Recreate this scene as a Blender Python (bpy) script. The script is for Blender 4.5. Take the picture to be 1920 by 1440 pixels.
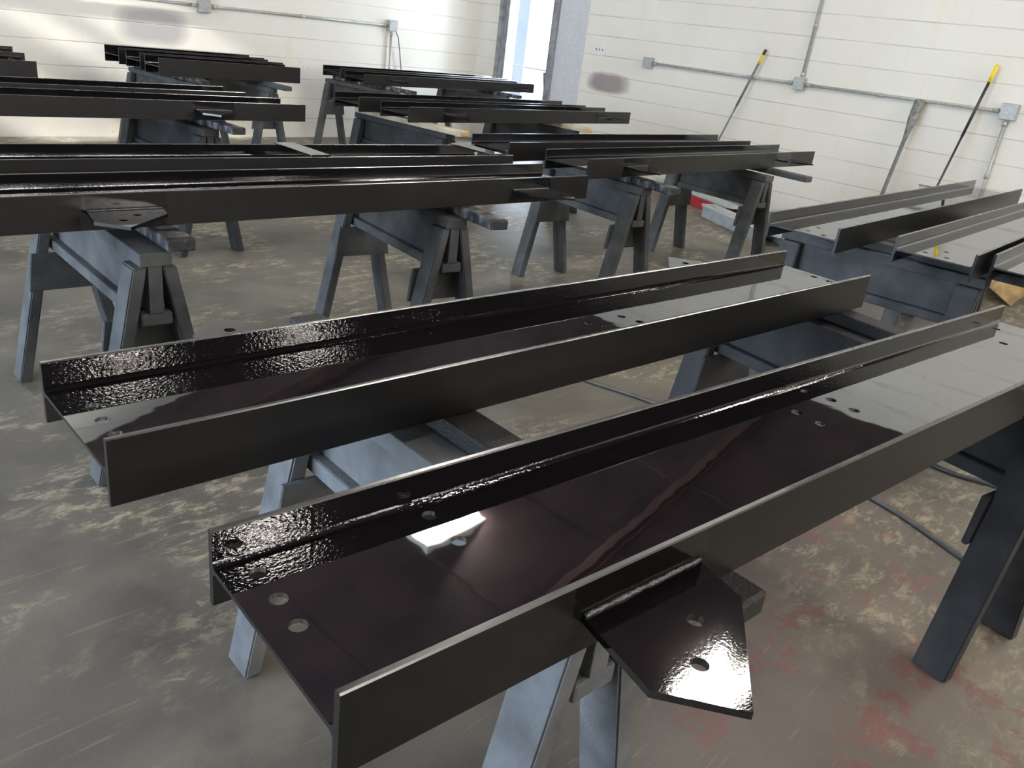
import bpy, bmesh, math, random
from mathutils import Vector, Matrix
random.seed(7)
S = bpy.context.scene
COL = S.collection
for o in list(bpy.data.objects):
    bpy.data.objects.remove(o)

# ------------------------------------------------------------------ camera
H = 1.36
YAW, PITCH, ROLL, FPX = 0.85329474, 0.40131757, 0.1279834905, 1539.9
cam = bpy.data.cameras.new('camera')
camo = bpy.data.objects.new('camera', cam)
COL.objects.link(camo)
fwd = Vector((math.sin(YAW) * math.cos(PITCH), math.cos(YAW) * math.cos(PITCH), -math.sin(PITCH)))
rt = Vector((math.cos(YAW), -math.sin(YAW), 0))
up = rt.cross(fwd)
r2 = math.cos(ROLL) * rt + math.sin(ROLL) * up
u2 = -math.sin(ROLL) * rt + math.cos(ROLL) * up
m3 = Matrix((r2, u2, -fwd)).transposed()
camo.matrix_world = Matrix.Translation((0, 0, H)) @ m3.to_4x4()
cam.sensor_fit = 'HORIZONTAL'
cam.sensor_width = 36
cam.lens = FPX / 1920 * 36
cam.clip_start = 0.02
S.camera = camo

# ------------------------------------------------------------------ render look
S.view_settings.view_transform = 'Standard'
S.view_settings.look = 'None'
S.view_settings.gamma = 1
S.view_settings.use_curve_mapping = False
S.view_settings.exposure = 0.62

# ------------------------------------------------------------------ world and lights
W = bpy.data.worlds.new('daylight')
S.world = W
W.use_nodes = True
bg = W.node_tree.nodes['Background']
bg.inputs[0].default_value = (0.80, 0.90, 1.0, 1)
bg.inputs[1].default_value = 3.2


def light(name, kind, loc, direction, power, col, size=None, size_y=None, angle=None, spread=None):
    l = bpy.data.lights.new(name, kind)
    l.energy = power
    l.color = col
    if kind == 'AREA':
        l.shape = 'RECTANGLE'
        l.size = size
        l.size_y = size_y or size
        if spread:
            l.spread = spread
    if angle is not None:
        l.angle = angle
    o = bpy.data.objects.new(name, l)
    COL.objects.link(o)
    o.location = loc
    o.rotation_euler = Vector(direction).to_track_quat('-Z', 'Y').to_euler()
    return o


RX, BY = 8.0, 8.3            # right wall, back wall
LX, FY = -4.0, -11.0          # the walls behind the camera
DOOR_L = (1.2, 6.2, 0.0, 3.6)        # dock door in the left wall: y0, y1, z0, z1
WIN = ((-3.2, -0.4), (1.2, 4.0), (4.8, 7.4))   # high windows of the wall behind the camera
WIN_Z = (2.9, 4.3)
light('dock_door_daylight', 'AREA', (LX - 0.15, 3.7, 1.8), (1, 0, -0.02), 300, (0.60, 0.77, 1.0), 5.0, 3.6)
for a, b in WIN:
    light('high_window_daylight', 'AREA', ((a + b) / 2, FY - 0.15, 3.6), (0, 1, -0.1), 170, (1.0, 0.93, 0.84), b - a, 1.4)
light('sun', 'SUN', (-9, 2, 9), (1.0, 0.12, -0.52), 9.0, (1.0, 0.98, 0.94), angle=0.022)
light('side_door_daylight', 'AREA', (RX + 0.5, 7.35, 1.3), (-1, -0.35, -0.1), 55, (0.72, 0.85, 1.0), 0.7, 2.4)
FIX = [(4.33, 4.37, 4.18), (4.48, 1.70, 4.14), (2.3, -4.96, 4.72), (4.6, -6.8, 4.1), (2.7, -7.9, 4.6), (-1.2, -1.5, 5.4), (6.4, -1.2, 3.6), (1.5, 7.4, 4.6), (6.9, -8.2, 3.45), (-0.9, 3.0, 5.4), (3.2, -0.9, 4.4), (5.5, -0.5, 3.8)]  # one near the back wall and the last two are added for brightness


# ------------------------------------------------------------------ materials
def mat(name):
    m = bpy.data.materials.new(name)
    m.use_nodes = True
    n = m.node_tree.nodes
    return m, n, m.node_tree.links, n['Principled BSDF']


def coord(n, l, scale=(1, 1, 1), kind='Object'):
    t = n.new('ShaderNodeTexCoord')
    mp = n.new('ShaderNodeMapping')
    mp.inputs['Scale'].default_value = scale
    l.new(t.outputs[kind], mp.inputs[0])
    return mp.outputs[0]


def noise(n, l, vec, scale, detail=4, rough=0.55, dist=0.0):
    t = n.new('ShaderNodeTexNoise')
    t.inputs['Scale'].default_value = scale
    t.inputs['Detail'].default_value = detail
    t.inputs['Roughness'].default_value = rough
    t.inputs['Distortion'].default_value = dist
    l.new(vec, t.inputs['Vector'])
    return t.outputs['Fac']


def ramp(n, l, fac, stops):
    r = n.new('ShaderNodeValToRGB')
    e = r.color_ramp.elements
    while len(e) < len(stops):
        e.new(0.5)
    for i, (p, c) in enumerate(stops):
        e[i].position = p
        e[i].color = (*c, 1) if len(c) == 3 else c
    l.new(fac, r.inputs[0])
    return r.outputs[0]


def mix(n, l, fac, a, b, mode='MIX'):
    x = n.new('ShaderNodeMix')
    x.data_type = 'RGBA'
    x.blend_type = mode
    for s, v in ((0, fac), (6, a), (7, b)):
        if isinstance(v, (int, float)):
            x.inputs[s].default_value = v
        elif isinstance(v, tuple):
            x.inputs[s].default_value = (*v, 1)
        else:
            l.new(v, x.inputs[s])
    return x.outputs[2]


def math_(n, l, op, a, b=None):
    x = n.new('ShaderNodeMath')
    x.operation = op
    for i, v in enumerate((a, b)):
        if v is None:
            continue
        if isinstance(v, (int, float)):
            x.inputs[i].default_value = v
        else:
            l.new(v, x.inputs[i])
    return x.outputs[0]


def bump(n, l, h, strength, dist, bs):
    b = n.new('ShaderNodeBump')
    b.inputs['Strength'].default_value = strength
    b.inputs['Distance'].default_value = dist
    l.new(h, b.inputs['Height'])
    l.new(b.outputs[0], bs.inputs['Normal'])
    return b


def simple(name, col, rough=0.5, metal=0.0, nscale=12, var=0.25, bumpd=0.0, spec=None):
    m, n, l, bs = mat(name)
    v = coord(n, l)
    f = noise(n, l, v, nscale)
    lo = tuple(c * (1 - var) for c in col)
    hi = tuple(min(1, c * (1 + var)) for c in col)
    l.new(ramp(n, l, f, [(0.3, lo), (0.7, hi)]), bs.inputs['Base Color'])
    bs.inputs['Roughness'].default_value = rough
    bs.inputs['Metallic'].default_value = metal
    if spec is not None:
        bs.inputs['Specular IOR Level'].default_value = spec
    if bumpd:
        bump(n, l, noise(n, l, v, nscale * 18, 3), 0.9, bumpd, bs)
    return m


def gloss_black(name, rough, bscale, bdist, ior=2.0, stretch=(1, 1, 1), drips=False):
    m, n, l, bs = mat(name)
    v = coord(n, l, stretch)
    bs.inputs['Base Color'].default_value = (0.006, 0.0055, 0.007, 1)
    bs.inputs['IOR'].default_value = ior
    f = noise(n, l, v, bscale, 2, 0.5)
    r = n.new('ShaderNodeMapRange')
    r.inputs[3].default_value = rough * 0.6
    r.inputs[4].default_value = rough * 1.4
    l.new(noise(n, l, v, 5, 3), r.inputs[0])
    l.new(r.outputs[0], bs.inputs['Roughness'])
    bump(n, l, f, 0.5, bdist, bs)
    return m


M_WEB = gloss_black('wet_gloss_black_paint', 0.02, 9, 0.0005, 3.5)
M_INNER = gloss_black('orange_peel_black_paint', 0.05, 260, 0.0005, 1.7, (0.6, 1, 1))
M_EDGE = gloss_black('flange_edge_black_paint', 0.28, 6, 0.00002, 3.2)
M_PLATE = gloss_black('gusset_plate_black_paint', 0.045, 260, 0.00010, 1.9)


def outer_mat():
    # satin dry coat; gloss patch where the plates were welded and sprayed again
    m, n, l, bs = mat('satin_black_flange_paint')
    v = coord(n, l)
    f = noise(n, l, v, 14, 4)
    l.new(ramp(n, l, f, [(0.3, (0.007, 0.0065, 0.0065)), (0.7, (0.011, 0.010, 0.0095))]), bs.inputs['Base Color'])
    bs.inputs['IOR'].default_value = 1.46
    sep = n.new('ShaderNodeSeparateXYZ')
    l.new(v, sep.inputs[0])
    masks = []
    edge = noise(n, l, v, 60, 3)
    for key in ('plate_a', 'plate_b'):
        at = n.new('ShaderNodeAttribute')
        at.attribute_type = 'OBJECT'
        at.attribute_name = key
        d = math_(n, l, 'ABSOLUTE', math_(n, l, 'SUBTRACT', sep.outputs[0], at.outputs['Fac']))
        d = math_(n, l, 'ADD', d, math_(n, l, 'MULTIPLY', edge, 0.03))
        masks.append(math_(n, l, 'LESS_THAN', d, 0.13))
    mk = math_(n, l, 'MAXIMUM', masks[0], masks[1])
    r = n.new('ShaderNodeMapRange')
    r.inputs[3].default_value = 0.36
    r.inputs[4].default_value = 0.12
    l.new(mk, r.inputs[0])
    l.new(r.outputs[0], bs.inputs['Roughness'])
    bump(n, l, noise(n, l, v, 300, 2), 0.25, 0.0004, bs)
    return m


M_OUTER = outer_mat()
M_WELD = gloss_black('welded_seam_paint', 0.18, 420, 0.003, 1.9)


def wall_mat():
    m, n, l, bs = mat('painted_block_wall')
    t = n.new('ShaderNodeTexCoord')
    mp = n.new('ShaderNodeMapping')
    l.new(t.outputs['UV'], mp.inputs[0])
    br = n.new('ShaderNodeTexBrick')
    br.offset = 0.5
    br.inputs['Scale'].default_value = 1.0
    br.inputs['Brick Width'].default_value = 0.414
    br.inputs['Row Height'].default_value = 0.207
    br.inputs['Mortar Size'].default_value = 0.0045
    br.inputs['Mortar Smooth'].default_value = 0.6
    br.inputs['Color1'].default_value = (1, 1, 1, 1)
    br.inputs['Color2'].default_value = (1, 1, 1, 1)
    br.inputs['Mortar'].default_value = (0, 0, 0, 1)
    l.new(mp.outputs[0], br.inputs['Vector'])
    ob = t.outputs['Object']
    base = ramp(n, l, noise(n, l, ob, 0.7, 5), [(0.3, (0.74, 0.70, 0.61)), (0.7, (0.84, 0.81, 0.74))])
    # the vertical joints are filled with paint here and there
    patchy = ramp(n, l, noise(n, l, ob, 2.2, 4, 0.7), [(0.42, (0, 0, 0)), (0.62, (1, 1, 1))])
    mort = mix(n, l, patchy, (0.50, 0.47, 0.40), (0.68, 0.64, 0.54))
    upr = math_(n, l, 'MULTIPLY', math_(n, l, 'SUBTRACT', 1.0, br.outputs['Color']), math_(n, l, 'MULTIPLY', patchy, 0.35))
    c = mix(n, l, upr, base, mort)
    su = n.new('ShaderNodeSeparateXYZ')
    l.new(mp.outputs[0], su.inputs[0])
    fr_ = math_(n, l, 'FRACT', math_(n, l, 'DIVIDE', math_(n, l, 'ADD', su.outputs[1], 0.1035), 0.207))
    dl = math_(n, l, 'ABSOLUTE', math_(n, l, 'SUBTRACT', fr_, 0.5))
    ln = n.new('ShaderNodeMapRange')
    ln.inputs[1].default_value = 0.032
    ln.inputs[2].default_value = 0.008
    l.new(dl, ln.inputs[0])
    lk = ramp(n, l, noise(n, l, ob, 1.6, 3), [(0.35, (0.35, 0.35, 0.35)), (0.65, (1, 1, 1))])
    level = math_(n, l, 'MULTIPLY', ln.outputs[0], lk)
    c = mix(n, l, math_(n, l, 'MULTIPLY', level, 0.75), c, (0.46, 0.42, 0.34))
    # chips and yellow scuffs, mostly low on the wall
    sep = n.new('ShaderNodeSeparateXYZ')
    l.new(ob, sep.inputs[0])
    low = n.new('ShaderNodeMapRange')
    low.inputs[1].default_value = 1.25
    low.inputs[2].default_value = 0.1
    l.new(sep.outputs[2], low.inputs[0])
    chip = ramp(n, l, noise(n, l, ob, 13, 5, 0.62), [(0.665, (0, 0, 0)), (0.68, (1, 1, 1))])
    big = ramp(n, l, noise(n, l, ob, 1.7, 3), [(0.5, (0, 0, 0)), (0.6, (1, 1, 1))])
    k = math_(n, l, 'MULTIPLY', chip, math_(n, l, 'MULTIPLY', big, low.outputs[0]))
    c = mix(n, l, k, c, (0.52, 0.42, 0.22))
    # rusty tint runs
    run = ramp(n, l, noise(n, l, coord(n, l, (1.1, 1.1, 0.06)), 3.4, 3), [(0.60, (0, 0, 0)), (0.74, (1, 1, 1))])
    c = mix(n, l, math_(n, l, 'MULTIPLY', run, 0.45), c, (0.80, 0.64, 0.40))

    # dark overspray smudges left where parts were painted against the wall
    def smudge(cx, cy, cz, ax, az, lift, colr, amt, col_in):
        d = n.new('ShaderNodeMapping')
        d.inputs['Location'].default_value = (-cx, -cy, -cz)
        l.new(ob, d.inputs[0])
        s2 = n.new('ShaderNodeSeparateXYZ')
        l.new(d.outputs[0], s2.inputs[0])
        h = math_(n, l, 'MAXIMUM', math_(n, l, 'ABSOLUTE', s2.outputs[0]), math_(n, l, 'ABSOLUTE', s2.outputs[1]))
        hh = math_(n, l, 'POWER', math_(n, l, 'DIVIDE', h, ax), 3.0)
        v2 = math_(n, l, 'POWER', math_(n, l, 'ABSOLUTE', math_(n, l, 'DIVIDE', s2.outputs[2], az)), 3.0)
        e = math_(n, l, 'ADD', math_(n, l, 'ADD', hh, v2), math_(n, l, 'MULTIPLY', noise(n, l, ob, 6, 4), 0.6))
        f = n.new('ShaderNodeMapRange')
        f.inputs[1].default_value = 1.5
        f.inputs[2].default_value = 0.55
        f.inputs[4].default_value = amt
        l.new(e, f.inputs[0])
        return mix(n, l, f.outputs[0], col_in, colr)
    c = smudge(RX, 6.12, 0.96, 0.31, 0.115, 0, (0.27, 0.22, 0.22), 0.9, c)
    c = smudge(3.75, BY, 1.02, 0.36, 0.18, 0, (0.30, 0.29, 0.30), 0.7, c)
    l.new(c, bs.inputs['Base Color'])
    bs.inputs['Roughness'].default_value = 0.5
    hgt = math_(n, l, 'ADD', math_(n, l, 'SUBTRACT', 1.0, level), math_(n, l, 'MULTIPLY', noise(n, l, ob, 45, 4), 0.35))
    bump(n, l, hgt, 0.35, 0.006, bs)
    return m


M_WALL = wall_mat()


def floor_mat():
    m, n, l, bs = mat('stained_concrete_floor')
    v = coord(n, l)
    a = ramp(n, l, noise(n, l, v, 0.8, 6, 0.6, 0.6), [(0.3, (0.098, 0.089, 0.075)), (0.5, (0.165, 0.150, 0.125)), (0.7, (0.245, 0.222, 0.180))])
    # pale scuffed overspray, in drifts and streaks
    big = ramp(n, l, noise(n, l, v, 1.5, 5, 0.6, 0.5), [(0.47, (0, 0, 0)), (0.56, (1, 1, 1))])
    fine = ramp(n, l, noise(n, l, coord(n, l, (1.0, 2.0, 1)), 9.0, 10, 0.80, 0.35), [(0.50, (0, 0, 0)), (0.58, (1, 1, 1))])
    c = mix(n, l, math_(n, l, 'MULTIPLY', math_(n, l, 'MULTIPLY', big, fine), 0.85), a, (0.50, 0.44, 0.31))
    # brush-like scratches
    scr = ramp(n, l, noise(n, l, coord(n, l, (1.2, 16, 1)), 3.0, 4, 0.6, 0.9), [(0.63, (0, 0, 0)), (0.67, (1, 1, 1))])
    c = mix(n, l, math_(n, l, 'MULTIPLY', scr, 0.35), c, (0.36, 0.31, 0.23))
    # dark grime
    g = ramp(n, l, noise(n, l, v, 2.1, 6, 0.65), [(0.52, (0, 0, 0)), (0.72, (1, 1, 1))])
    c = mix(n, l, math_(n, l, 'MULTIPLY', g, 0.6), c, (0.06, 0.052, 0.05))
    # red paint remains around the bay on the right
    sep = n.new('ShaderNodeSeparateXYZ')
    l.new(v, sep.inputs[0])
    dx = math_(n, l, 'SUBTRACT', sep.outputs[0], 1.95)
    dy = math_(n, l, 'SUBTRACT', sep.outputs[1], 0.35)
    dd = math_(n, l, 'SQRT', math_(n, l, 'ADD', math_(n, l, 'MULTIPLY', dx, dx), math_(n, l, 'MULTIPLY', dy, dy)))
    near = n.new('ShaderNodeMapRange')
    near.inputs[1].default_value = 1.3
    near.inputs[2].default_value = 0.2
    l.new(dd, near.inputs[0])
    red = ramp(n, l, math_(n, l, 'ADD', noise(n, l, v, 6.0, 9, 0.72, 0.2), math_(n, l, 'MULTIPLY', near.outputs[0], 0.08)), [(0.62, (0, 0, 0)), (0.65, (1, 1, 1))])
    c = mix(n, l, math_(n, l, 'MULTIPLY', near.outputs[0], 0.25), c, (0.30, 0.20, 0.165))
    c = mix(n, l, math_(n, l, 'MULTIPLY', math_(n, l, 'MULTIPLY', red, near.outputs[0]), 0.7), c, (0.25, 0.10, 0.085))
    l.new(c, bs.inputs['Base Color'])
    rr = n.new('ShaderNodeMapRange')
    rr.inputs[3].default_value = 0.42
    rr.inputs[4].default_value = 0.62
    l.new(noise(n, l, v, 3, 5), rr.inputs[0])
    l.new(rr.outputs[0], bs.inputs['Roughness'])
    bump(n, l, noise(n, l, v, 30, 6, 0.7), 0.25, 0.004, bs)
    return m


M_FLOOR = floor_mat()
M_WOODG = simple('grey_oversprayed_lumber', (0.085, 0.088, 0.09), 0.8, 0, 9, 0.35, 0.0022)
M_WOODD = simple('dark_oversprayed_lumber', (0.035, 0.036, 0.038), 0.75, 0, 9, 0.4, 0.0022)
M_WOODF = simple('light_grey_oversprayed_lumber', (0.15, 0.155, 0.16), 0.8, 0, 9, 0.35, 0.0022)
M_RAW = simple('raw_pine_end', (0.62, 0.42, 0.20), 0.75, 0, 14, 0.3, 0.0015)
M_PINE = simple('pale_pine_lumber', (0.55, 0.47, 0.33), 0.75, 0, 10, 0.25, 0.0015)


def bar_mat():
    m, n, l, bs = mat('spacer_bar_overspray')
    v = coord(n, l)
    f = noise(n, l, coord(n, l, (2, 4, 1)), 5, 5, 0.65)
    l.new(ramp(n, l, f, [(0.46, (0.02, 0.02, 0.022)), (0.56, (0.16, 0.16, 0.16)), (0.68, (0.46, 0.44, 0.36))]), bs.inputs['Base Color'])
    bs.inputs['Roughness'].default_value = 0.6
    bump(n, l, noise(n, l, v, 110, 3), 0.7, 0.002, bs)
    return m


M_BAR = bar_mat()
M_BARK = simple('black_crusted_lumber', (0.018, 0.018, 0.019), 0.5, 0, 12, 0.5, 0.003)
M_SHEET = simple('dark_sheet_wall', (0.085, 0.075, 0.07), 0.7, 0, 1.5, 0.3)
M_CEIL = simple('dark_red_primed_deck', (0.070, 0.041, 0.043), 0.7, 0, 2, 0.35)
M_STEEL = simple('galvanised_conduit', (0.46, 0.47, 0.43), 0.45, 0.3, 30, 0.15)
M_BOX = simple('galvanised_junction_box', (0.42, 0.43, 0.42), 0.5, 0.35, 90, 0.35)
M_WHITE = simple('white_plastic', (0.78, 0.77, 0.74), 0.45, 0, 5, 0.04)
M_YEL = simple('yellow_grip', (0.86, 0.62, 0.02), 0.4, 0, 10, 0.1)
M_BLACKP = simple('black_handle', (0.035, 0.037, 0.036), 0.4, 0, 10, 0.2)
M_GREYH = simple('grey_fibreglass_handle', (0.16, 0.17, 0.16), 0.5, 0, 20, 0.25)
M_RUB = simple('black_rubber_hose', (0.045, 0.045, 0.05), 0.42, 0, 20, 0.3)
M_HOSEG = simple('grey_air_hose', (0.11, 0.10, 0.09), 0.4, 0, 20, 0.3)
M_FRAME = simple('weathered_steel_frame', (0.26, 0.26, 0.27), 0.5, 0.2, 12, 0.3)
M_FOAM = simple('white_foam_panel', (0.86, 0.87, 0.90), 0.6, 0, 60, 0.1, 0.006)
M_OUTW = simple('pale_exterior_wall', (0.15, 0.175, 0.24), 0.8, 0, 3, 0.08)
M_OUTG = simple('bright_concrete_yard', (0.75, 0.75, 0.74), 0.8, 0, 3, 0.1)
M_REDP = simple('red_painted_steel', (0.52, 0.03, 0.04), 0.4, 0, 12, 0.2)
M_GREYP = simple('grey_painted_steel', (0.42, 0.47, 0.49), 0.45, 0, 12, 0.15)
M_BIN = simple('pale_grey_bin', (0.50, 0.52, 0.50), 0.55, 0, 6, 0.1)
M_CORD = simple('grey_cord', (0.12, 0.13, 0.15), 0.5)


def emis(name, col, s):
    m, n, l, bs = mat(name)
    bs.inputs['Base Color'].default_value = (*col, 1)
    bs.inputs['Emission Color'].default_value = (*col, 1)
    bs.inputs['Emission Strength'].default_value = s
    return m


M_TUBE = emis('fluorescent_tube', (1.0, 0.96, 0.88), 75)


# ------------------------------------------------------------------ mesh helpers
def link(name, me, m=None, parent=None):
    o = bpy.data.objects.new(name, me)
    COL.objects.link(o)
    for x in (m if isinstance(m, (list, tuple)) else [m] if m else []):
        me.materials.append(x)
    if parent:
        o.parent = parent
    return o


def finish(bm, name, m=None, parent=None, smooth=False):
    bmesh.ops.recalc_face_normals(bm, faces=bm.faces)
    me = bpy.data.meshes.new(name)
    bm.to_mesh(me)
    bm.free()
    if smooth:
        for p in me.polygons:
            p.use_smooth = True
    return link(name, me, m, parent)


def add_box(bm, c, s, rot=None, bev=0.0):
    b = bmesh.new()
    bmesh.ops.create_cube(b, size=1)
    for v in b.verts:
        v.co = Vector((v.co.x * s[0], v.co.y * s[1], v.co.z * s[2]))
    if bev:
        bmesh.ops.bevel(b, geom=b.edges[:], offset=bev, segments=2, affect='EDGES', profile=0.5)
    for v in b.verts:
        co = v.co
        if rot is not None:
            co = rot @ co
        v.co = co + Vector(c)
    merge(bm, b)


def merge(bm, b):
    mp = {}
    for v in b.verts:
        mp[v] = bm.verts.new(v.co)
    for f in b.faces:
        try:
            nf = bm.faces.new([mp[v] for v in f.verts])
            nf.material_index = f.material_index
            nf.smooth = f.smooth
        except ValueError:
            pass
    b.free()


def add_tube(bm, pts, r, seg=10, caps=True):
    pts = [Vector(p) for p in pts]
    rings = []
    for i, p in enumerate(pts):
        d = (pts[min(i + 1, len(pts) - 1)] - pts[max(i - 1, 0)]).normalized()
        a = d.cross(Vector((0, 0, 1)))
        if a.length < 0.05:
            a = d.cross(Vector((1, 0, 0)))
        a.normalize()
        b = d.cross(a).normalized()
        rr = r[i] if isinstance(r, (list, tuple)) else r
        rings.append([bm.verts.new(p + (a * math.cos(t) + b * math.sin(t)) * rr) for t in [2 * math.pi * k / seg for k in range(seg)]])
    for i in range(len(rings) - 1):
        for k in range(seg):
            f = bm.faces.new((rings[i][k], rings[i][(k + 1) % seg], rings[i + 1][(k + 1) % seg], rings[i + 1][k]))
            f.smooth = True
    if caps:
        bm.faces.new(rings[0])
        bm.faces.new(rings[-1][::-1])


def add_prism(bm, poly, z0, z1):
    lo = [bm.verts.new((x, y, z0)) for x, y in poly]
    hi = [bm.verts.new((x, y, z1)) for x, y in poly]
    k = len(poly)
    bm.faces.new(lo[::-1])
    bm.faces.new(hi)
    for i in range(k):
        bm.faces.new((lo[i], lo[(i + 1) % k], hi[(i + 1) % k], hi[i]))


def box(name, c, s, m, parent=None, bev=0.0, rot=None):
    bm = bmesh.new()
    add_box(bm, c, s, rot, bev)
    return finish(bm, name, m, parent)


def tube(name, pts, r, m, parent=None, seg=10):
    bm = bmesh.new()
    add_tube(bm, pts, r, seg)
    return finish(bm, name, m, parent)


def empty(name, loc=(0, 0, 0), rz=0.0):
    o = bpy.data.objects.new(name, None)
    COL.objects.link(o)
    o.location = loc
    o.rotation_euler = (0, 0, rz)
    o.empty_display_size = 0.1
    return o


def tag(o, label, cat, group=None):
    o['label'] = label
    o['category'] = cat
    if group:
        o['group'] = group
    return o


def struct(o):
    o['kind'] = 'structure'
    return o


def cut(o, cutter_bm):
    """boolean-subtract a bmesh from an object's own mesh"""
    me = bpy.data.meshes.new('cutter')
    cutter_bm.to_mesh(me)
    cutter_bm.free()
    c = bpy.data.objects.new('cutter', me)
    COL.objects.link(c)
    md = o.modifiers.new('b', 'BOOLEAN')
    md.operation = 'DIFFERENCE'
    md.solver = 'EXACT'
    md.object = c
    c.matrix_world = o.matrix_world
    bpy.context.view_layer.update()
    dg = bpy.context.evaluated_depsgraph_get()
    nm = bpy.data.meshes.new_from_object(o.evaluated_get(dg))
    o.modifiers.clear()
    o.data = nm
    bpy.data.objects.remove(c)
    return o


def uv_wall(me, axis):
    uv = me.uv_layers.new(name='UVMap')
    for p in me.polygons:
        for li in p.loop_indices:
            co = me.vertices[me.loops[li].vertex_index].co
            uv.data[li].uv = ((co.x, co.z) if axis == 'x' else (co.y, co.z))


def wall_with_holes(name, axis, pos, a0, a1, z0, z1, holes, m, th=0.2, sgn=1):
    """a wall on the plane axis=pos; holes = (a0,a1,z0,z1)"""
    As = sorted({a0, a1, *[h[0] for h in holes], *[h[1] for h in holes]})
    Zs = sorted({z0, z1, *[h[2] for h in holes], *[h[3] for h in holes]})
    bm = bmesh.new()
    for i in range(len(As) - 1):
        for j in range(len(Zs) - 1):
            ca, cz = (As[i] + As[i + 1]) / 2, (Zs[j] + Zs[j + 1]) / 2
            if any(h[0] < ca < h[1] and h[2] < cz < h[3] for h in holes):
                continue
            if axis == 'y':     # runs along x at y = pos
                add_box(bm, (ca, pos + sgn * th / 2, cz), (As[i + 1] - As[i], th, Zs[j + 1] - Zs[j]))
            else:
                add_box(bm, (pos + sgn * th / 2, ca, cz), (th, As[i + 1] - As[i], Zs[j + 1] - Zs[j]))
    bmesh.ops.remove_doubles(bm, verts=bm.verts, dist=1e-5)
    # drop the inner faces shared by two boxes
    seen = {}
    for f in bm.faces:
        k = tuple(round(c, 4) for c in f.calc_center_median())
        seen.setdefault(k, []).append(f)
    bmesh.ops.delete(bm, geom=[f for fs in seen.values() if len(fs) > 1 for f in fs], context='FACES')
    o = finish(bm, name, m)
    uv_wall(o.data, 'x' if axis == 'y' else 'y')
    return struct(o)


# ------------------------------------------------------------------ the room
bm = bmesh.new()
add_box(bm, ((LX + RX) / 2, (FY + BY) / 2, -0.1), (RX - LX + 0.4, BY - FY + 0.4, 0.2))
struct(finish(bm, 'floor', M_FLOOR))


def ceil_z(x):
    return 3.3 + (8 - x) * 0.2714     # mono-pitch roof, low over the broom wall


SD = (7.02, 7.92, 0.0, 2.6)     # side door opening in the right wall
wall_with_holes('wall_back', 'y', BY, LX, RX, 0, 6.7, [], M_WALL)
wall_with_holes('wall_right', 'x', RX, FY, BY, 0, 3.4, [SD], M_WALL)
wall_with_holes('wall_left', 'x', LX, FY, BY, 0, 6.7, [DOOR_L, (7.15, 8.2, 3.4, 5.5)], M_SHEET, sgn=-1)
wall_with_holes('wall_front', 'y', FY, LX, RX, 0, 6.7, [(a, b, *WIN_Z) for a, b in WIN], M_SHEET, sgn=-1)
bm = bmesh.new()
zl, zr = ceil_z(LX), ceil_z(RX)
prof = [(LX - 0.2, ceil_z(LX - 0.2)), (RX + 0.2, ceil_z(RX + 0.2))]
N = 0
for (xa, za), (xb, zb) in zip(prof, prof[1:]):
    n_ = 12
    for k in range(n_):
        # deck panels, slightly stepped at the laps
        x0 = xa + (xb - xa) * k / n_
        x1 = xa + (xb - xa) * (k + 1) / n_
        z0 = za + (zb - za) * k / n_ + (0.008 if k % 2 else 0)
        z1 = za + (zb - za) * (k + 1) / n_ + (0.008 if k % 2 else 0)
        v = [bm.verts.new(c) for c in ((x0, FY - 0.2, z0), (x1, FY - 0.2, z1), (x1, BY + 0.2, z1), (x0, BY + 0.2, z0), (x0, FY - 0.2, z0 + 0.12), (x1, FY - 0.2, z1 + 0.12), (x1, BY + 0.2, z1 + 0.12), (x0, BY + 0.2, z0 + 0.12))]
        for q in ((0, 1, 2, 3), (4, 5, 6, 7), (0, 1, 5, 4), (2, 3, 7, 6), (0, 3, 7, 4), (1, 2, 6, 5)):
            bm.faces.new([v[i] for i in q])
struct(finish(bm, 'ceiling', M_CEIL))
# red steel joists under the deck
for k, y in enumerate((-8.6, -3.6, 3.1, 7.2)):
    bm = bmesh.new()
    for (xa, xb) in ((LX, RX),):
        za, zb = ceil_z(xa), ceil_z(xb)
        L = math.hypot(xb - xa, zb - za)
        rot = Matrix.Rotation(math.atan2(za - zb, xb - xa), 3, 'Y')
        c = ((xa + xb) / 2, y, (za + zb) / 2 - 0.13)
        add_box(bm, c, (L, 0.012, 0.2), rot)
        add_box(bm, (c[0], y, c[2] + 0.1), (L, 0.1, 0.012), rot)
        add_box(bm, (c[0], y, c[2] - 0.1), (L, 0.1, 0.012), rot)
    struct(finish(bm, 'trim_%d' % (k + 3), M_CEIL))

# high windows behind the camera, with mullions
for i, (a, b) in enumerate(WIN):
    bm = bmesh.new()
    z0, z1 = WIN_Z
    for z in (z0 + 0.03, (z0 + z1) / 2, z1 - 0.03):
        add_box(bm, ((a + b) / 2, FY - 0.1, z), (b - a, 0.06, 0.06))
    for k in range(5):
        add_box(bm, (a + 0.03 + (b - a - 0.06) * k / 4, FY - 0.1, (z0 + z1) / 2), (0.06, 0.06, z1 - z0))
    struct(finish(bm, 'window_%d' % (i + 1), M_FRAME))
# side window frame in the left wall, near the back wall: it throws the slanted light bands
bm = bmesh.new()
for z, hgt in ((3.43, 0.06), (4.235, 0.29), (4.71, 0.12), (5.47, 0.06)):
    add_box(bm, (LX - 0.1, 7.675, z), (0.08, 1.05, hgt))
for y in (7.18, 8.17):
    add_box(bm, (LX - 0.1, y, 4.45), (0.08, 0.06, 2.1))
struct(finish(bm, 'window_4', M_FRAME))
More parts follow.
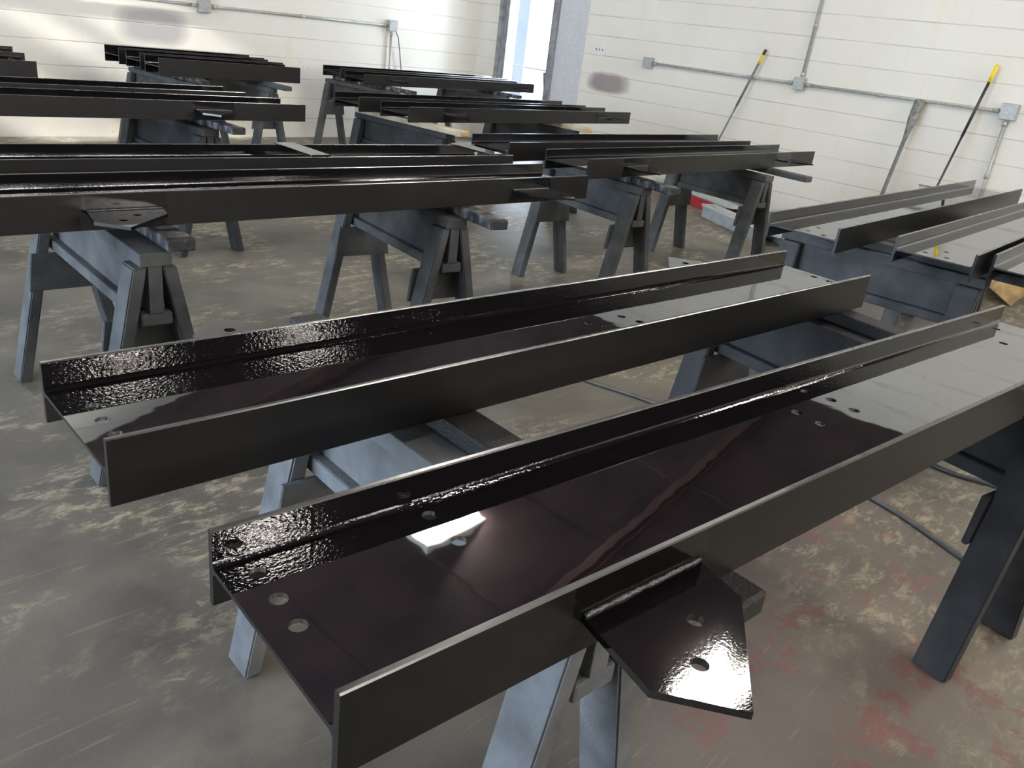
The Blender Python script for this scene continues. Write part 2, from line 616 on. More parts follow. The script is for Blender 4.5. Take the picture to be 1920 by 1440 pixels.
# dock door frame on the left
bm = bmesh.new()
for y in (DOOR_L[0] + 0.06, DOOR_L[1] - 0.06):
    add_box(bm, (LX - 0.05, y, 1.8), (0.2, 0.12, 3.6))
add_box(bm, (LX - 0.05, 3.7, 3.54), (0.2, 4.76, 0.12))
struct(finish(bm, 'door_2', M_FRAME))

# unseen canopy added outside the dock door to keep the sun off the floor
bm = bmesh.new()
add_box(bm, (LX - 4.3, 3.7, 3.95), (8.2, 6.6, 0.12))
add_box(bm, (LX - 8.2, 3.7, 1.9), (0.12, 6.6, 0.5))
struct(finish(bm, 'trim_11', M_FRAME))
# side door in the right wall, by the back corner
fr = empty('door_1', (RX, 7.47, 0))
struct(fr)
bm = bmesh.new()
add_box(bm, (0.09, 0.425, 1.3), (0.30, 0.05, 2.6), bev=0.004)
add_box(bm, (0.02, 0.335, 1.3), (0.10, 0.06, 2.6), bev=0.004)
add_box(bm, (0.08, -0.44, 1.3), (0.20, 0.07, 2.6), bev=0.004)
add_box(bm, (0.08, 0, 2.63), (0.2, 0.94, 0.06), bev=0.004)
finish(bm, 'door_frame', M_FRAME, fr)
bm = bmesh.new()
add_tube(bm, [(0.16, -0.40, 0.98), (0.16, 0.33, 0.98)], 0.012)
finish(bm, 'push_bar', M_WHITE, fr)
bm = bmesh.new()
add_box(bm, (0.16, -0.27, 1.3), (0.03, 0.035, 2.55))
finish(bm, 'door_stile', simple('bluish_door_stile', (0.10, 0.13, 0.15), 0.5), fr)
bm = bmesh.new()
add_tube(bm, [(0.13, -0.25, 0.95), (0.06, -0.38, 0.62)], 0.016)
finish(bm, 'door_stay', simple('blue_grey_stay', (0.03, 0.07, 0.10), 0.4), fr)
# rough white insulation panel between the door and the block wall
bm = bmesh.new()
add_box(bm, (RX - 0.004, 6.76, 1.35), (0.016, 0.46, 2.7))
struct(finish(bm, 'trim_1', M_FOAM))
bm = bmesh.new()
add_box(bm, (RX - 0.02, 7.00, 1.35), (0.05, 0.075, 2.7), bev=0.006)
struct(finish(bm, 'trim_2', M_FRAME))

# yard outside the side door
yd = box('trim_9', (RX + 6.2, 6, -0.12), (12, 22, 0.2), M_OUTG)
struct(yd)
bm = bmesh.new()
add_box(bm, (RX + 3.0, 12.05, 1.6), (0.3, 3.3, 3.6))
struct(finish(bm, 'trim_10', M_OUTW))


# ------------------------------------------------------------------ steel beams
def beam_mesh(L, d, w, tf, tw, k, holes=(), notch=False):
    """H section lying on its side: flanges upright at y = +-d/2, web level at z = w/2; origin at bottom, left end, centre line"""
    c = 0.0018
    hw = w / 2
    r = 0.008
    pts = []     # (y, z, zone of the edge leaving this point)

    def P(y, z, zone):
        pts.append((y, z, zone))
    # go round: far flange outside (y=+d/2), up, over, down inside, web top, near flange ...
    P(d / 2, c, 'o')
    P(d / 2, w - c, 'e')
    P(d / 2 - c, w, 'e')
    P(d / 2 - tf + c, w, 'e')
    P(d / 2 - tf, w - c, 'i')
    for i in range(5):
        a = i / 4 * math.pi / 2
        P(d / 2 - tf - r + r * math.cos(a), hw + tw / 2 + r - r * math.sin(a), 'i' if i < 4 else 'w')
    for i in range(5):
        a = math.pi / 2 - i / 4 * math.pi / 2
        P(-(d / 2 - tf - r + r * math.cos(a)), hw + tw / 2 + r - r * math.sin(a), 'i')
    P(-(d / 2 - tf), w - c, 'e')
    P(-(d / 2 - tf + c), w, 'e')
    P(-(d / 2 - c), w, 'e')
    P(-d / 2, w - c, 'o')
    P(-d / 2, c, 'e')
    P(-(d / 2 - c), 0, 'e')
    P(-(d / 2 - tf + c), 0, 'e')
    P(-(d / 2 - tf), c, 'i')
    for i in range(5):
        a = i / 4 * math.pi / 2
        P(-(d / 2 - tf - r + r * math.cos(a)), hw - tw / 2 - r + r * math.sin(a), 'i' if i < 4 else 'w')
    for i in range(5):
        a = math.pi / 2 - i / 4 * math.pi / 2
        P(d / 2 - tf - r + r * math.cos(a), hw - tw / 2 - r + r * math.sin(a), 'i')
    P(d / 2 - tf, c, 'e')
    P(d / 2 - tf + c, 0, 'e')
    P(d / 2 - c, 0, 'e')
    zid = {'w': 0, 'i': 1, 'e': 2, 'o': 3}
    bm = bmesh.new()
    A = [bm.verts.new((0, y, z)) for y, z, _ in pts]
    B = [bm.verts.new((L, y, z)) for y, z, _ in pts]
    n_ = len(pts)
    for i in range(n_):
        j = (i + 1) % n_
        f = bm.faces.new((A[i], A[j], B[j], B[i]))
        f.material_index = zid[pts[i][2]]
    f = bm.faces.new(A[::-1])
    f.material_index = 3
    f = bm.faces.new(B)
    f.material_index = 3
    return bm


BEAM_MATS = [M_WEB, M_INNER, M_EDGE, M_OUTER]
PLATE = [(0, 0.001), (-0.022, -0.118), (0.043, -0.195), (0.188, -0.078), (0.205, 0.001)]
PHOLES = [(0.106, -0.074), (0.052, -0.122)]


def plate(parent, x, side, d, w, mirror, weld=True):
    s = -1 if mirror else 1
    poly = [(x + s * px, side * (d / 2 - py)) for px, py in PLATE]
    if s * side < 0:
        poly = poly[::-1]
    bm = bmesh.new()
    add_prism(bm, poly, w / 2 - 0.0045, w / 2 + 0.0045)
    bmesh.ops.recalc_face_normals(bm, faces=bm.faces)
    me = bpy.data.meshes.new('gusset_plate')
    bm.to_mesh(me)
    bm.free()
    o = link('gusset_plate', me, M_PLATE)
    cb = bmesh.new()
    for px, py in PHOLES:
        c = (x + s * px, side * (d / 2 - py))
        poly2 = [(c[0] + 0.0105 * math.cos(2 * math.pi * k / 24), c[1] + 0.0105 * math.sin(2 * math.pi * k / 24)) for k in range(24)]
        add_prism(cb, poly2, w / 2 - 0.03, w / 2 + 0.03)
    cut(o, cb)
    o.parent = parent
    bm = bmesh.new()
    a, b = x, x + s * 0.205
    n_ = 40
    rnd = random.Random(int(x * 1000) + 5)
    for sg in (1,):
        pts = [(a + (b - a) * k / n_, side * (d / 2 + 0.002), w / 2 + 0.005) for k in range(n_ + 1)]
        add_tube(bm, pts, [0.0028 + 0.0018 * rnd.random() for _ in pts], 8)
    finish(bm, 'weld_bead', M_WELD, o)


def beam(x, y, a, L, label, group, d=0.2896, w=0.100, z=0.73, plates=(), holes=(), tf=0.0095, tw=0.006, straps=()):
    """(x, y) is the left end of the centre line; plates = (x, side, mirror); holes = (x, y) in beam coordinates"""
    bm = beam_mesh(L, d, w, tf, tw, 0.01)
    o = finish(bm, 'steel_beam', BEAM_MATS)
    if holes:
        cb = bmesh.new()
        for hx, hy in holes:
            poly = [(hx + 0.0105 * math.cos(2 * math.pi * k / 20), hy + 0.0105 * math.sin(2 * math.pi * k / 20)) for k in range(20)]
            add_prism(cb, poly, w / 2 - 0.02, w / 2 + 0.02)
        cut(o, cb)
    o.location = (x, y, z)
    o.rotation_euler = (0, 0, a)
    for i, p in enumerate(o.data.polygons):
        p.use_smooth = False
    ks = ['plate_a', 'plate_b']
    for k in ks:
        o[k] = -50.0
    for i, (px, side, mir) in enumerate(plates):
        plate(o, px, side, d, w, mir)
        if side < 0 and i < 2:
            o[ks[i]] = px + (-0.1 if mir else 0.1)
    for sx in straps:
        bm = bmesh.new()
        add_box(bm, (sx, 0, w + 0.004), (0.085, d - 0.002, 0.007), bev=0.001)
        finish(bm, 'cross_strap', M_WEB, o)
    tag(o, label, 'beam', group)
    return o


def loc_holes(x, y, a, pts):
    ca, sa = math.cos(-a), math.sin(-a)
    return [((px - x) * ca - (py - y) * sa, (px - x) * sa + (py - y) * ca) for px, py in pts]


G_F = 'wet black beams in the foreground'
G_M = 'black beams in the middle left row'
G_C = 'black beams in the centre right row'
G_D = 'black beams in the row behind the centre'
G_E = 'black beams in the row before the side door'
G_S = 'short deep black beams by the back wall'
G_G = 'black beams of the second row on the left'
G_H = 'black beams at the far left'
G_R = 'black beams in the right bay'
b1 = (0.343, 0.577, -0.106)
beam(*b1, 2.223, 'nearest and largest glossy black beam, cut off at the bottom edge of the picture', G_F, plates=((0.30, -1, False), (1.86, -1, True)),
     holes=loc_holes(*b1, [(0.392, 0.675), (0.386, 0.624), (0.379, 0.576), (0.622, 0.653), (0.614, 0.589), (1.4, 0.523), (1.392, 0.473), (1.524, 0.511), (1.516, 0.461), (1.516, 0.56), (2.341, 0.409), (2.470, 0.46)]))
b2 = (0.36, 1.113, -0.068)
beam(*b2, 2.138, 'second glossy black beam from the camera, with both its ends inside the picture', G_F, plates=((0.30, 1, False), (1.84, 1, True)),
     holes=loc_holes(*b2, [(0.402, 1.116), (0.399, 1.066), (0.406, 1.166), (1.429, 1.045), (1.45, 1.019), (1.543, 1.036), (1.554, 0.99), (2.462, 0.981), (2.460, 0.931)]))
beam(0.30, 2.497, -0.041, 2.612, 'black beam at the front of the middle left row, two bracket plates on its near side', G_M, plates=((0.55, -1, False), (2.36, -1, True)))
beam(0.30, 2.998, -0.046, 2.642, 'black beam behind the front one of the middle left row, two shiny flat straps across its top', G_M, straps=(1.60, 2.53))
beam(3.335, 2.737, 0.017, 2.69, 'black beam at the front of the centre right row, with two small plates', G_C, plates=((0.32, -1, False), (2.29, -1, True)))
beam(3.261, 3.22, 0.001, 2.609, 'black beam at the back of the centre right row', G_C)
beam(3.684, 4.572, 0.052, 2.684, 'black beam at the front of the row right behind the centre right row', G_D, plates=((0.34, -1, False), (2.40, -1, True)))
beam(3.626, 5.036, 0.027, 2.581, 'black beam at the back of the row that stands behind the centre right row', G_D)
beam(5.104, 6.974, 0.055, 2.594, 'greyish black beam at the front of the row nearest the side door', G_E, plates=((0.34, -1, False), (2.30, -1, True)))
beam(5.221, 7.525, 0.060, 2.600, 'black beam at the back of the row nearest the side door', G_E)
hz = dict(d=0.27, w=0.130, z=0.730, tf=0.009, tw=0.007)
beam(3.05, 6.82, -0.03, 1.24, 'front one of three short deep beams below the dark smudge on the back wall', G_S, **hz)
beam(3.08, 7.23, 0.0, 1.31, 'middle one of three short deep beams below the dark smudge on the back wall', G_S, **hz)
beam(3.07, 7.62, 0.03, 1.38, 'rearmost of three short deep beams below the dark smudge on the back wall', G_S, **hz)
beam(0.15, 4.58, -0.018, 2.72, 'black beam on the left with a brightly lit weld near its right end', G_G, plates=((2.05, -1, False),), w=0.097)
beam(0.15, 5.03, 0.005, 2.62, 'black beam just behind the left one with the brightly lit weld', G_G, w=0.097)
beam(-0.45, 6.27, 0.0, 2.44, 'front one of the three black beam ends at the left edge of the picture', G_H)
beam(-0.45, 6.86, 0.0, 2.56, 'middle one of the three black beam ends at the left edge of the picture', G_H)
beam(-0.45, 7.36, 0.0, 2.64, 'rearmost of the three black beam ends at the left edge of the picture', G_H)
r1 = (3.126, 1.34, 0.030)
beam(*r1, 3.051, 'black beam of the right bay that is nearest the wall with the brooms', G_R, holes=loc_holes(*r1, [(3.19, 1.40), (3.18, 1.34), (3.17, 1.27), (3.30, 1.35)]))
r2_ = (3.273, 0.889, 0.030)
beam(*r2_, 3.0, 'middle black beam of the right bay, its web reflecting the pale wall', G_R, holes=loc_holes(*r2_, [(3.345, 0.94), (3.34, 0.86), (3.46, 0.90)]))
beam(3.39, 0.575, 0.030, 3.0, 'beam of the right bay cut off by the right edge of the picture', G_R)


# ------------------------------------------------------------------ sawhorses
def horse_parts(root, L, wood, top=0.692, splay=0.135, braces=(1, 1)):
    """local frame: near end at y=0, far end at y=L, x across"""
    t = 0.038
    w = 0.089
    box('top_board', (0, L / 2, top - t / 2), (w, L + 0.02, t), wood, root, 0.003)
    wb = 0.14
    box('web_board', (0, L / 2, top - t - wb / 2), (t, L, wb), wood, root, 0.002)
    zb = top - t - wb
    box('bottom_board', (0, L / 2, zb - t / 2), (w, L - 0.004, t), wood, root, 0.006)
    for y0 in (0.0, L - w):
        for s in (-1, 1):
            bm = bmesh.new()
            zt = top - t - 0.002
            xi, xo = 0.021, 0.021 + t * 1.02
            fi = 0.021 + splay
            vs = []
            for yy in (y0, y0 + w):
                for (xx, zz) in ((xi, zt), (xo, zt - 0.004), (fi + t * 1.02, 0), (fi, 0)):
                    vs.append(bm.verts.new((s * xx, yy, zz)))
            for q in ((0, 1, 2, 3), (4, 5, 6, 7), (0, 1, 5, 4), (1, 2, 6, 5), (2, 3, 7, 6), (3, 0, 4, 7)):
                bm.faces.new([vs[i] for i in q])
            bmesh.ops.bevel(bm, geom=bm.edges[:], offset=0.004, segments=2, affect='EDGES')
            finish(bm, 'leg', wood, root)
        if not braces[0 if y0 == 0 else 1]:
            continue
        yb = y0 + w + 0.008 if y0 == 0 else y0 - 0.008
        bm = bmesh.new()
        za, zc = zb - t - 0.135, zb - t - 0.003
        hwid = lambda z: 0.021 + t + splay * (zt - z) / zt + 0.012
        poly = [(-hwid(za), za), (hwid(za), za), (hwid(zc) + 0.01, zc), (-hwid(zc) - 0.01, zc)]
        A = [bm.verts.new((x, yb - 0.008, z)) for x, z in poly]
        B = [bm.verts.new((x, yb + 0.008, z)) for x, z in poly]
        bm.faces.new(A)
        bm.faces.new(B[::-1])
        for i in range(4):
            bm.faces.new((A[i], A[(i + 1) % 4], B[(i + 1) % 4], B[i]))
        bmesh.ops.bevel(bm, geom=bm.edges[:], offset=0.003, segments=1, affect='EDGES')
        finish(bm, 'end_brace', wood, root)


def horse(x, y, a, L, label, wood=M_WOODG, bar=None, barlabel=None, barmat=None, group='grey wooden sawhorses', braces=(1, 1)):
    """(x, y) near end of the horse axis, a = turn about z"""
    root = empty('sawhorse', (x, y, 0), a)
    horse_parts(root, L, wood, braces=braces)
    tag(root, label, 'sawhorse', group)
    if bar:
        off, y0, y1 = bar
        bm = bmesh.new()
        add_box(bm, (0, (y1 - y0) / 2, 0.019), (0.078, y1 - y0, 0.0375), bev=0.006)
        o = finish(bm, 'spacer_board', [barmat or M_BAR, M_RAW])
        ca, sa = math.cos(a), math.sin(a)
        o.location = (x + ca * off - sa * y0, y + sa * off + ca * y0, 0.692)
        o.rotation_euler = (0, 0, a)
        if barmat is M_PINE:
            for p in o.data.polygons:
                if p.normal.y < -0.9:
                    p.material_index = 1
        tag(o, barlabel, 'board', 'spacer boards lying on the sawhorses')


horse(0.835, 0.49, -0.085, 0.86, 'bluish grey sawhorse under the left part of the two nearest beams', wood=M_WOODF, braces=(0, 1), bar=(0.066, -0.165, 1.02), barmat=M_BARK,
      barlabel='spacer board sticking out beside the large plate of the nearest beam')
horse(2.20, 0.17, -0.20, 1.12, 'sawhorse under the right part of the two nearest beams, foot at the right edge', wood=M_WOODD, bar=(0.05, -0.1, 1.0), barmat=M_BARK,
      barlabel='dark spacer board under the right part of the nearest beams')
horse(0.965, 2.20, -0.07, 0.93, 'grey sawhorse under the left end of the middle left row', bar=(0.070, -0.02, 0.9),
      barlabel='spacer board with paint blobs beside the left plate of the middle left row')
horse(2.15, 2.26, -0.17, 0.85, 'grey sawhorse under the right end of the middle left row', bar=(0.058, -0.20, 0.85),
      barlabel='pale topped spacer board sticking out below the right plate of the middle left row')
horse(3.73, 2.50, -0.15, 0.80, 'grey sawhorse under the left end of the centre right row', bar=(0.02, -0.20, 0.80),
      barlabel='spacer board with a whitish end under the left end of the centre right row')
horse(5.24, 2.56, -0.12, 0.80, 'grey sawhorse under the right end of the centre right row, before the painted steel channels', bar=(0.12, -0.22, 0.80), barmat=M_WOODG,
      barlabel='grey spacer board sticking out at the right end of the centre right row')
horse(3.64, 0.77, 0.03, 0.84, 'sawhorse under the near ends of the right bay beams, seen from its broad side', wood=M_WOODG, bar=(0.03, -0.35, 0.80), barmat=M_WOODG,
      barlabel='dark spacer board under the near ends of the right bay beams, beside the timber blocks')
horse(5.36, 0.45, 0.03, 1.13, 'sawhorse under the far ends of the right bay beams', wood=M_WOODG)
horse(3.90, 4.24, 0.04, 0.95, 'sawhorse under the left end of the row behind the centre right row', bar=(-0.02, -0.16, 0.95), barmat=M_PINE, wood=M_WOODD,
      barlabel='left pine spacer board with yellow end, in the row behind the centre')
horse(5.42, 4.40, 0.04, 0.95, 'sawhorse under the right end of the row behind the centre right row', bar=(0.02, -0.13, 0.95), barmat=M_PINE, wood=M_WOODD,
      barlabel='right pine spacer board with yellow end, in the row behind the centre')
horse(5.40, 6.70, 0.05, 1.05, 'sawhorse under the left end of the row nearest the side door', bar=(0.04, -0.22, 1.0),
      barlabel='spacer board at the left end of the row nearest the side door')
horse(7.05, 6.78, 0.05, 1.05, 'sawhorse under the right end of the row nearest the side door', bar=(0.04, -0.16, 1.0),
      barlabel='spacer board at the right end of the row nearest the side door')
horse(3.30, 6.62, 0.0, 1.12, 'left sawhorse of the two under the short deep beams', bar=(0.03, -0.12, 1.1),
      barlabel='spacer board on the left sawhorse under the short deep beams')
horse(3.95, 6.55, 0.0, 1.15, 'right sawhorse of the two under the short deep beams', bar=(0.03, -0.2, 1.15), barmat=M_WOODG,
      barlabel='grey spacer board on the right sawhorse under the short deep beams')
horse(2.24, 4.33, 0.02, 0.92, 'dark sawhorse under the right end of the left beams with the lit weld', wood=M_WOODD, bar=(0.06, -0.19, 0.92),
      barlabel='spacer board ending in a chunky grey end below the lit weld on the left')
horse(0.50, 4.33, 0.02, 0.92, 'sawhorse at the left edge under the beams with the lit weld', wood=M_WOODD, bar=(0.03, -0.1, 0.92),
      barlabel='spacer board on the sawhorse at the left edge of the picture')
horse(1.35, 6.00, 0.0, 1.55, 'sawhorse under the three black beam ends at the far left', wood=M_WOODG, bar=(0.03, -0.1, 1.5),
      barlabel='spacer board under the three black beam ends at the far left')


# ------------------------------------------------------------------ wall fittings
def jbox(loc, face, label, size=0.105, name='junction_box'):
    r = empty(name, loc, 0 if face == 'x' else math.pi / 2)
    bm = bmesh.new()
    add_box(bm, (-0.03, 0, 0), (0.06, size, size), bev=0.008)
    finish(bm, 'box_body', M_BOX, r)
    bm = bmesh.new()
    add_box(bm, (-0.064, 0, 0), (0.008, size * 0.96, size * 0.96), bev=0.003)
    cv = finish(bm, 'cover', M_BOX, r)
    for s in (-1, 1):
        tube('screw', [(-0.067, s * 0.035, s * 0.035), (-0.071, s * 0.035, s * 0.035)], 0.005, M_STEEL, cv, 8)
    tag(r, label, 'junction box', 'galvanised junction boxes on the walls')
    return r


jbox((RX, 5.59, 1.235), 'x', 'junction box at the left end of the pipe on the broom wall', 0.11)
jbox((RX, 3.81, 1.235), 'x', 'junction box where the pipe to the ceiling meets the level pipe', 0.11)
jbox((RX, 1.95, 1.245), 'x', 'junction box at the right edge, right of the tall yellow topped broom', 0.13)
jbox((4.24, BY, 1.245), 'y', 'junction box on the back wall, upper left, between two pipe runs', 0.12)
jbox((6.55, BY, 1.27), 'y', 'junction box on the back wall with a cord hanging from it', 0.12)


def conduit(pts, label, clips=()):
    r = empty('conduit_pipe', pts[0])
    p0 = Vector(pts[0])
    q = [Vector(p) - p0 for p in pts]
    tube('pipe', q, 0.0135, M_STEEL, r, 12)
    for c in clips:
        cc = Vector(c) - p0
        d = (q[1] - q[0]).normalized() * 0.022
        tube('coupling', [cc - d, cc + d], 0.0185, M_STEEL, r, 12)
    tag(r, label, 'pipe', 'galvanised conduit pipes on the walls')


cx = RX - 0.03
conduit([(cx, 5.53, 1.235), (cx, 3.87, 1.235)], 'level conduit between the left and middle boxes of the broom wall', [(cx, 5.50, 1.235), (cx, 4.35, 1.235), (cx, 3.90, 1.235)])
conduit([(cx, 3.75, 1.235), (cx, 2.02, 1.242)], 'level conduit between the middle and right boxes of the broom wall', [(cx, 3.72, 1.235), (cx, 3.03, 1.237), (cx, 2.05, 1.242)])
conduit([(cx, 3.80, 1.30), (cx, 3.775, 3.25)], 'upright conduit going up from the middle box of the broom wall', [(cx, 3.80, 1.32), (cx, 3.79, 1.75)])
conduit([(cx, 1.955, 1.17), (cx, 1.96, 0.03)], 'upright conduit going down from the right box of the broom wall', [(cx, 1.955, 1.15), (cx, 1.96, 0.72)])
cy = BY - 0.03
conduit([(0.8, cy, 1.235), (4.17, cy, 1.245)], 'level conduit on the back wall left of the upper left box', [(4.14, cy, 1.245), (2.6, cy, 1.24)])
conduit([(4.31, cy, 1.248), (6.48, cy, 1.268)], 'level conduit on the back wall between its two boxes', [(4.34, cy, 1.248), (5.35, cy, 1.258), (6.45, cy, 1.268)])
conduit([(6.55, cy, 1.20), (6.55, cy, 0.03)], 'thin upright conduit going down below the box with the cord', [(6.55, cy, 1.18)])
bm = bmesh.new()
add_tube(bm, [(6.60, BY - 0.05, 1.21), (6.64, BY - 0.05, 1.15), (6.68, BY - 0.04, 1.0), (6.73, BY - 0.03, 0.78), (6.74, BY - 0.03, 0.45), (6.72, BY - 0.03, 0.12)], 0.006, 8)
tag(finish(bm, 'hanging_cord', M_CORD), 'thin grey cord hanging down the back wall from its right box', 'cord')
# light switch plate with three toggles
r = empty('switch_plate', (RX, 6.30, 1.30))
box('cover_plate', (-0.006, 0, 0), (0.012, 0.16, 0.115), M_WHITE, r, 0.003)
for k in (-1, 0, 1):
    box('toggle', (-0.016, k * 0.046, 0), (0.014, 0.009, 0.022), M_FRAME, r, 0.002)
tag(r, 'white three gang switch plate above the grey smudge near the side door', 'light switch')


def broom(top, foot, grip, dark, label, head=True, r=0.0115):
    t, f = Vector(top), Vector(foot)
    root = empty('broom', foot)
    d = t - f
    u = d.normalized()
    tube('handle', [Vector((0, 0, 0)), d * 0.62], r * 0.85, dark[0], root)
    tube('upper_handle', [d * 0.62, d - u * 0.12], r * 1.1, dark[1], root)
    tube('grip', [d - u * (0.12 + 0.02), d - u * grip[0]], r * 1.35, M_YEL, root)
    if grip[0] > 0.001:
        tube('end_cap', [d - u * grip[0], d], r * 1.3, M_BLACKP, root)
    if head:
        bm = bmesh.new()
        add_box(bm, (0, 0, 0.02), (0.06, 0.42, 0.045), bev=0.008)
        hd = finish(bm, 'broom_head', M_WOODG, root)
        bm = bmesh.new()
        for i in range(60):
            y = -0.2 + 0.4 * i / 59
            for x in (-0.02, 0, 0.02):
                add_box(bm, (x, y, -0.025), (0.006, 0.005, 0.06))
        finish(bm, 'bristles', M_BLACKP, hd)
    tag(root, label, 'broom', 'brooms leaning against the wall')
    return root


broom((7.93, 4.215, 1.50), (7.86, 4.67, 0.055), (0.05,), (M_GREYH, M_GREYH), 'grey handled broom with yellow and black end, left of the upright pipe')
broom((7.93, 2.14, 1.585), (7.72, 2.33, 0.055), (0.0,), (M_BLACKP, M_BLACKP), 'black handled broom with a yellow end, beside the right hand box')
# flat wooden paddle / bar leaning against the wall
root = empty('paddle', (7.72, 2.72, 0.0))
d = Vector((7.93 - 7.72, 2.655 - 2.72, 1.245))
u = d.normalized()
bm = bmesh.new()
add_tube(bm, [(0, 0, 0), d - u * 0.33], 0.017, 10)
finish(bm, 'shaft', M_GREYH, root)
bm = bmesh.new()
st = d - u * 0.35
add_tube(bm, [st, st + u * 0.08, st + u * 0.18, st + u * 0.30, st + u * 0.345, d], [0.018, 0.026, 0.042, 0.046, 0.040, 0.02], 14)
for v in bm.verts:
    v.co.x = d.x * (v.co.z / d.z) + (v.co.x - d.x * (v.co.z / d.z)) * 0.5
finish(bm, 'blade', simple('worn_grey_blade', (0.20, 0.20, 0.19), 0.6, 0, 25, 0.5), root)
tag(root, 'grey paddle ended tool leaning between the two brooms', 'tool')

# pale sheet panel standing against the wall behind the right bay
root = empty('sheet_panel', (7.925, 2.12, 0))
box('panel', (0, 0, 0.275), (0.014, 0.66, 0.55), M_BIN, root, 0.002)
box('edge_trim', (0, 0, 0.553), (0.024, 0.67, 0.010), M_FRAME, root, 0.002)
tag(root, 'pale grey sheet panel standing against the wall below the right hand junction box', 'panel')


# steel channels on the floor under the centre right row
def channel(name, a, b, w, h, mtop, mside, label, slots=3):
    a, b = Vector(a), Vector(b)
    L = (b - a).length
    ang = math.atan2(b.y - a.y, b.x - a.x)
    root = empty(name, (a.x, a.y, 0), ang)
    bm = bmesh.new()
    poly = [(0, -w / 2 + 0.05), (0.10, -w / 2), (L - 0.06, -w / 2), (L, -w / 2 + 0.05), (L, w / 2), (0, w / 2)]
    add_prism(bm, poly, h - 0.012, h)
    o = finish(bm, 'top_plate', mtop)
    cb = bmesh.new()
    for k in range(slots):
        cxx = 0.12 + (L - 0.24) * k / max(1, slots - 1)
        add_prism(cb, [(cxx - 0.035, -0.012), (cxx + 0.035, -0.012), (cxx + 0.035, 0.012), (cxx - 0.035, 0.012)], h - 0.05, h + 0.05)
    cut(o, cb)
    o.parent = root
    for s in (-1, 1):
        bm = bmesh.new()
        add_box(bm, (L / 2, s * (w / 2 - 0.006), (h - 0.012) / 2), (L - 0.22, 0.01, h - 0.014), bev=0.001)
        finish(bm, 'side_rail', mside, root)
    tag(root, label, 'steel channel', 'painted steel channels on the floor')


channel('steel_channel', (7.72, 5.0), (7.12, 3.72), 0.20, 0.11, M_GREYP, M_REDP, 'red sided steel channel with a grey top near the wall behind the centre right sawhorses')
channel('steel_channel', (7.00, 3.98), (6.42, 2.90), 0.20, 0.10, M_GREYP, M_GREYP, 'grey blue steel channel on the floor, nearer than the red sided one')
channel('steel_channel', (7.55, 3.55), (7.15, 2.80), 0.17, 0.11, M_GREYP, M_GREYP, 'grey blue steel channel lying between the red sided one and the wall')

# air hoses on the floor
def hose(pts, r, m, label):
    P = [Vector(p) for p in pts]
    out = []
    for i in range(len(P) - 1):
        p0, p1, p2, p3 = P[max(i - 1, 0)], P[i], P[i + 1], P[min(i + 2, len(P) - 1)]
        for k in range(12):
            t = k / 12
            out.append(0.5 * ((2 * p1) + (p2 - p0) * t + (2 * p0 - 5 * p1 + 4 * p2 - p3) * t * t + (3 * p1 - p0 - 3 * p2 + p3) * t ** 3))
    out.append(P[-1])
    bm = bmesh.new()
    add_tube(bm, out, r, 12)
    tag(finish(bm, 'air_hose', m), label, 'hose')


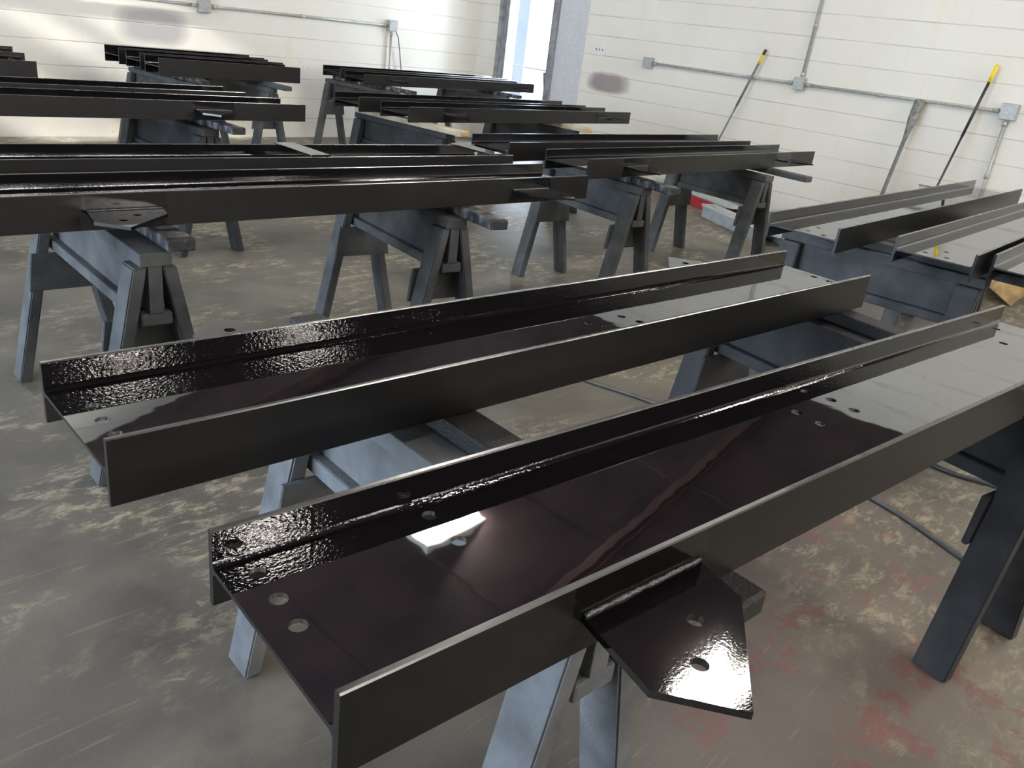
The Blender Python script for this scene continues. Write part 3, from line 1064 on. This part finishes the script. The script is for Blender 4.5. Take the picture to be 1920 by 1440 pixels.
hose([(2.55, 2.9, 0.0095), (2.66, 2.3, 0.0095), (2.72, 1.96, 0.0095), (2.787, 1.662, 0.0095), (2.84, 1.2, 0.0095), (2.809, 0.715, 0.0095), (2.661, 0.331, 0.0095), (2.35, -0.3, 0.0095), (2.0, -0.9, 0.0095)],
     0.0095, M_HOSEG, 'grey hose crossing the floor under the middle of the nearest beam')
hose([(3.50, 2.3, 0.0095), (3.56, 1.733, 0.0095), (3.545, 1.583, 0.0095), (3.42, 1.1, 0.0095), (3.296, 0.662, 0.0095), (3.35, 0.40, 0.0095), (3.6, -0.3, 0.0095)],
     0.0095, M_RUB, 'black hose on the floor farther right, passing behind the right hand sawhorse leg')


# chunks of timber stacked behind the right bay
def timber(c, s, rz, ry, label, m=M_RAW):
    rot = (Matrix.Rotation(rz, 3, 'Z') @ Matrix.Rotation(ry, 3, 'X'))
    bm = bmesh.new()
    add_box(bm, (0, 0, 0), s, rot, 0.008)
    o = finish(bm, 'timber_block', m)
    zmin = min(v.co.z for v in o.data.vertices)
    o.location = (c[0], c[1], c[2] - zmin)
    tag(o, label, 'timber', 'cut timber blocks behind the right bay')


timber((6.85, 1.36, 0.0), (0.60, 0.21, 0.17), 0.45, 0.55, 'cut timber block with yellow sawn end, left one behind the right bay')
timber((6.85, 0.98, 0.0), (0.60, 0.21, 0.17), 0.45, 0.45, 'cut timber block with a yellow sawn end at the right edge of the picture')
timber((7.0, 1.16, 0.29), (0.7, 0.10, 0.05), 0.2, 0.0, 'pale thin board lying on top of the cut timber blocks', M_PINE)


# ------------------------------------------------------------------ fluorescent fittings
def fixture(x, y, z, label):
    r = empty('fluorescent_light', (x, y, z))
    cz = ceil_z(x) - z - 0.02
    bm = bmesh.new()
    add_box(bm, (0, 0, 0.05), (0.70, 0.40, 0.05), bev=0.006)
    finish(bm, 'housing', M_WHITE, r)
    for s in (-1, 1):
        tube('tube', [(-0.29, s * 0.12, 0.0), (0.29, s * 0.12, 0.0)], 0.03, M_TUBE, r, 12)
        tube('hanger_rod', [(s * 0.22, 0, 0.07), (s * 0.22, 0, cz - s * 0.22 * 0.27)], 0.006, M_STEEL, r, 6)
    tag(r, label, 'ceiling light', 'fluorescent ceiling lights')


where = ['over the centre right row', 'over the right bay', 'behind the camera, nearest of the rear ones', 'behind the camera, right of the rear ones', 'behind the camera, farthest back', 'left of the camera',
         'right of the camera near the wall', 'placed unseen near the back wall on the left to brighten it', 'in the rear corner by the broom wall', 'over the dock door side', 'added just behind the nearest beams to brighten the floor', 'added behind the right bay beams to brighten the floor']
for (x, y, z), wd in zip(FIX, where):
    fixture(x, y, z, 'two strip ceiling light ' + wd)
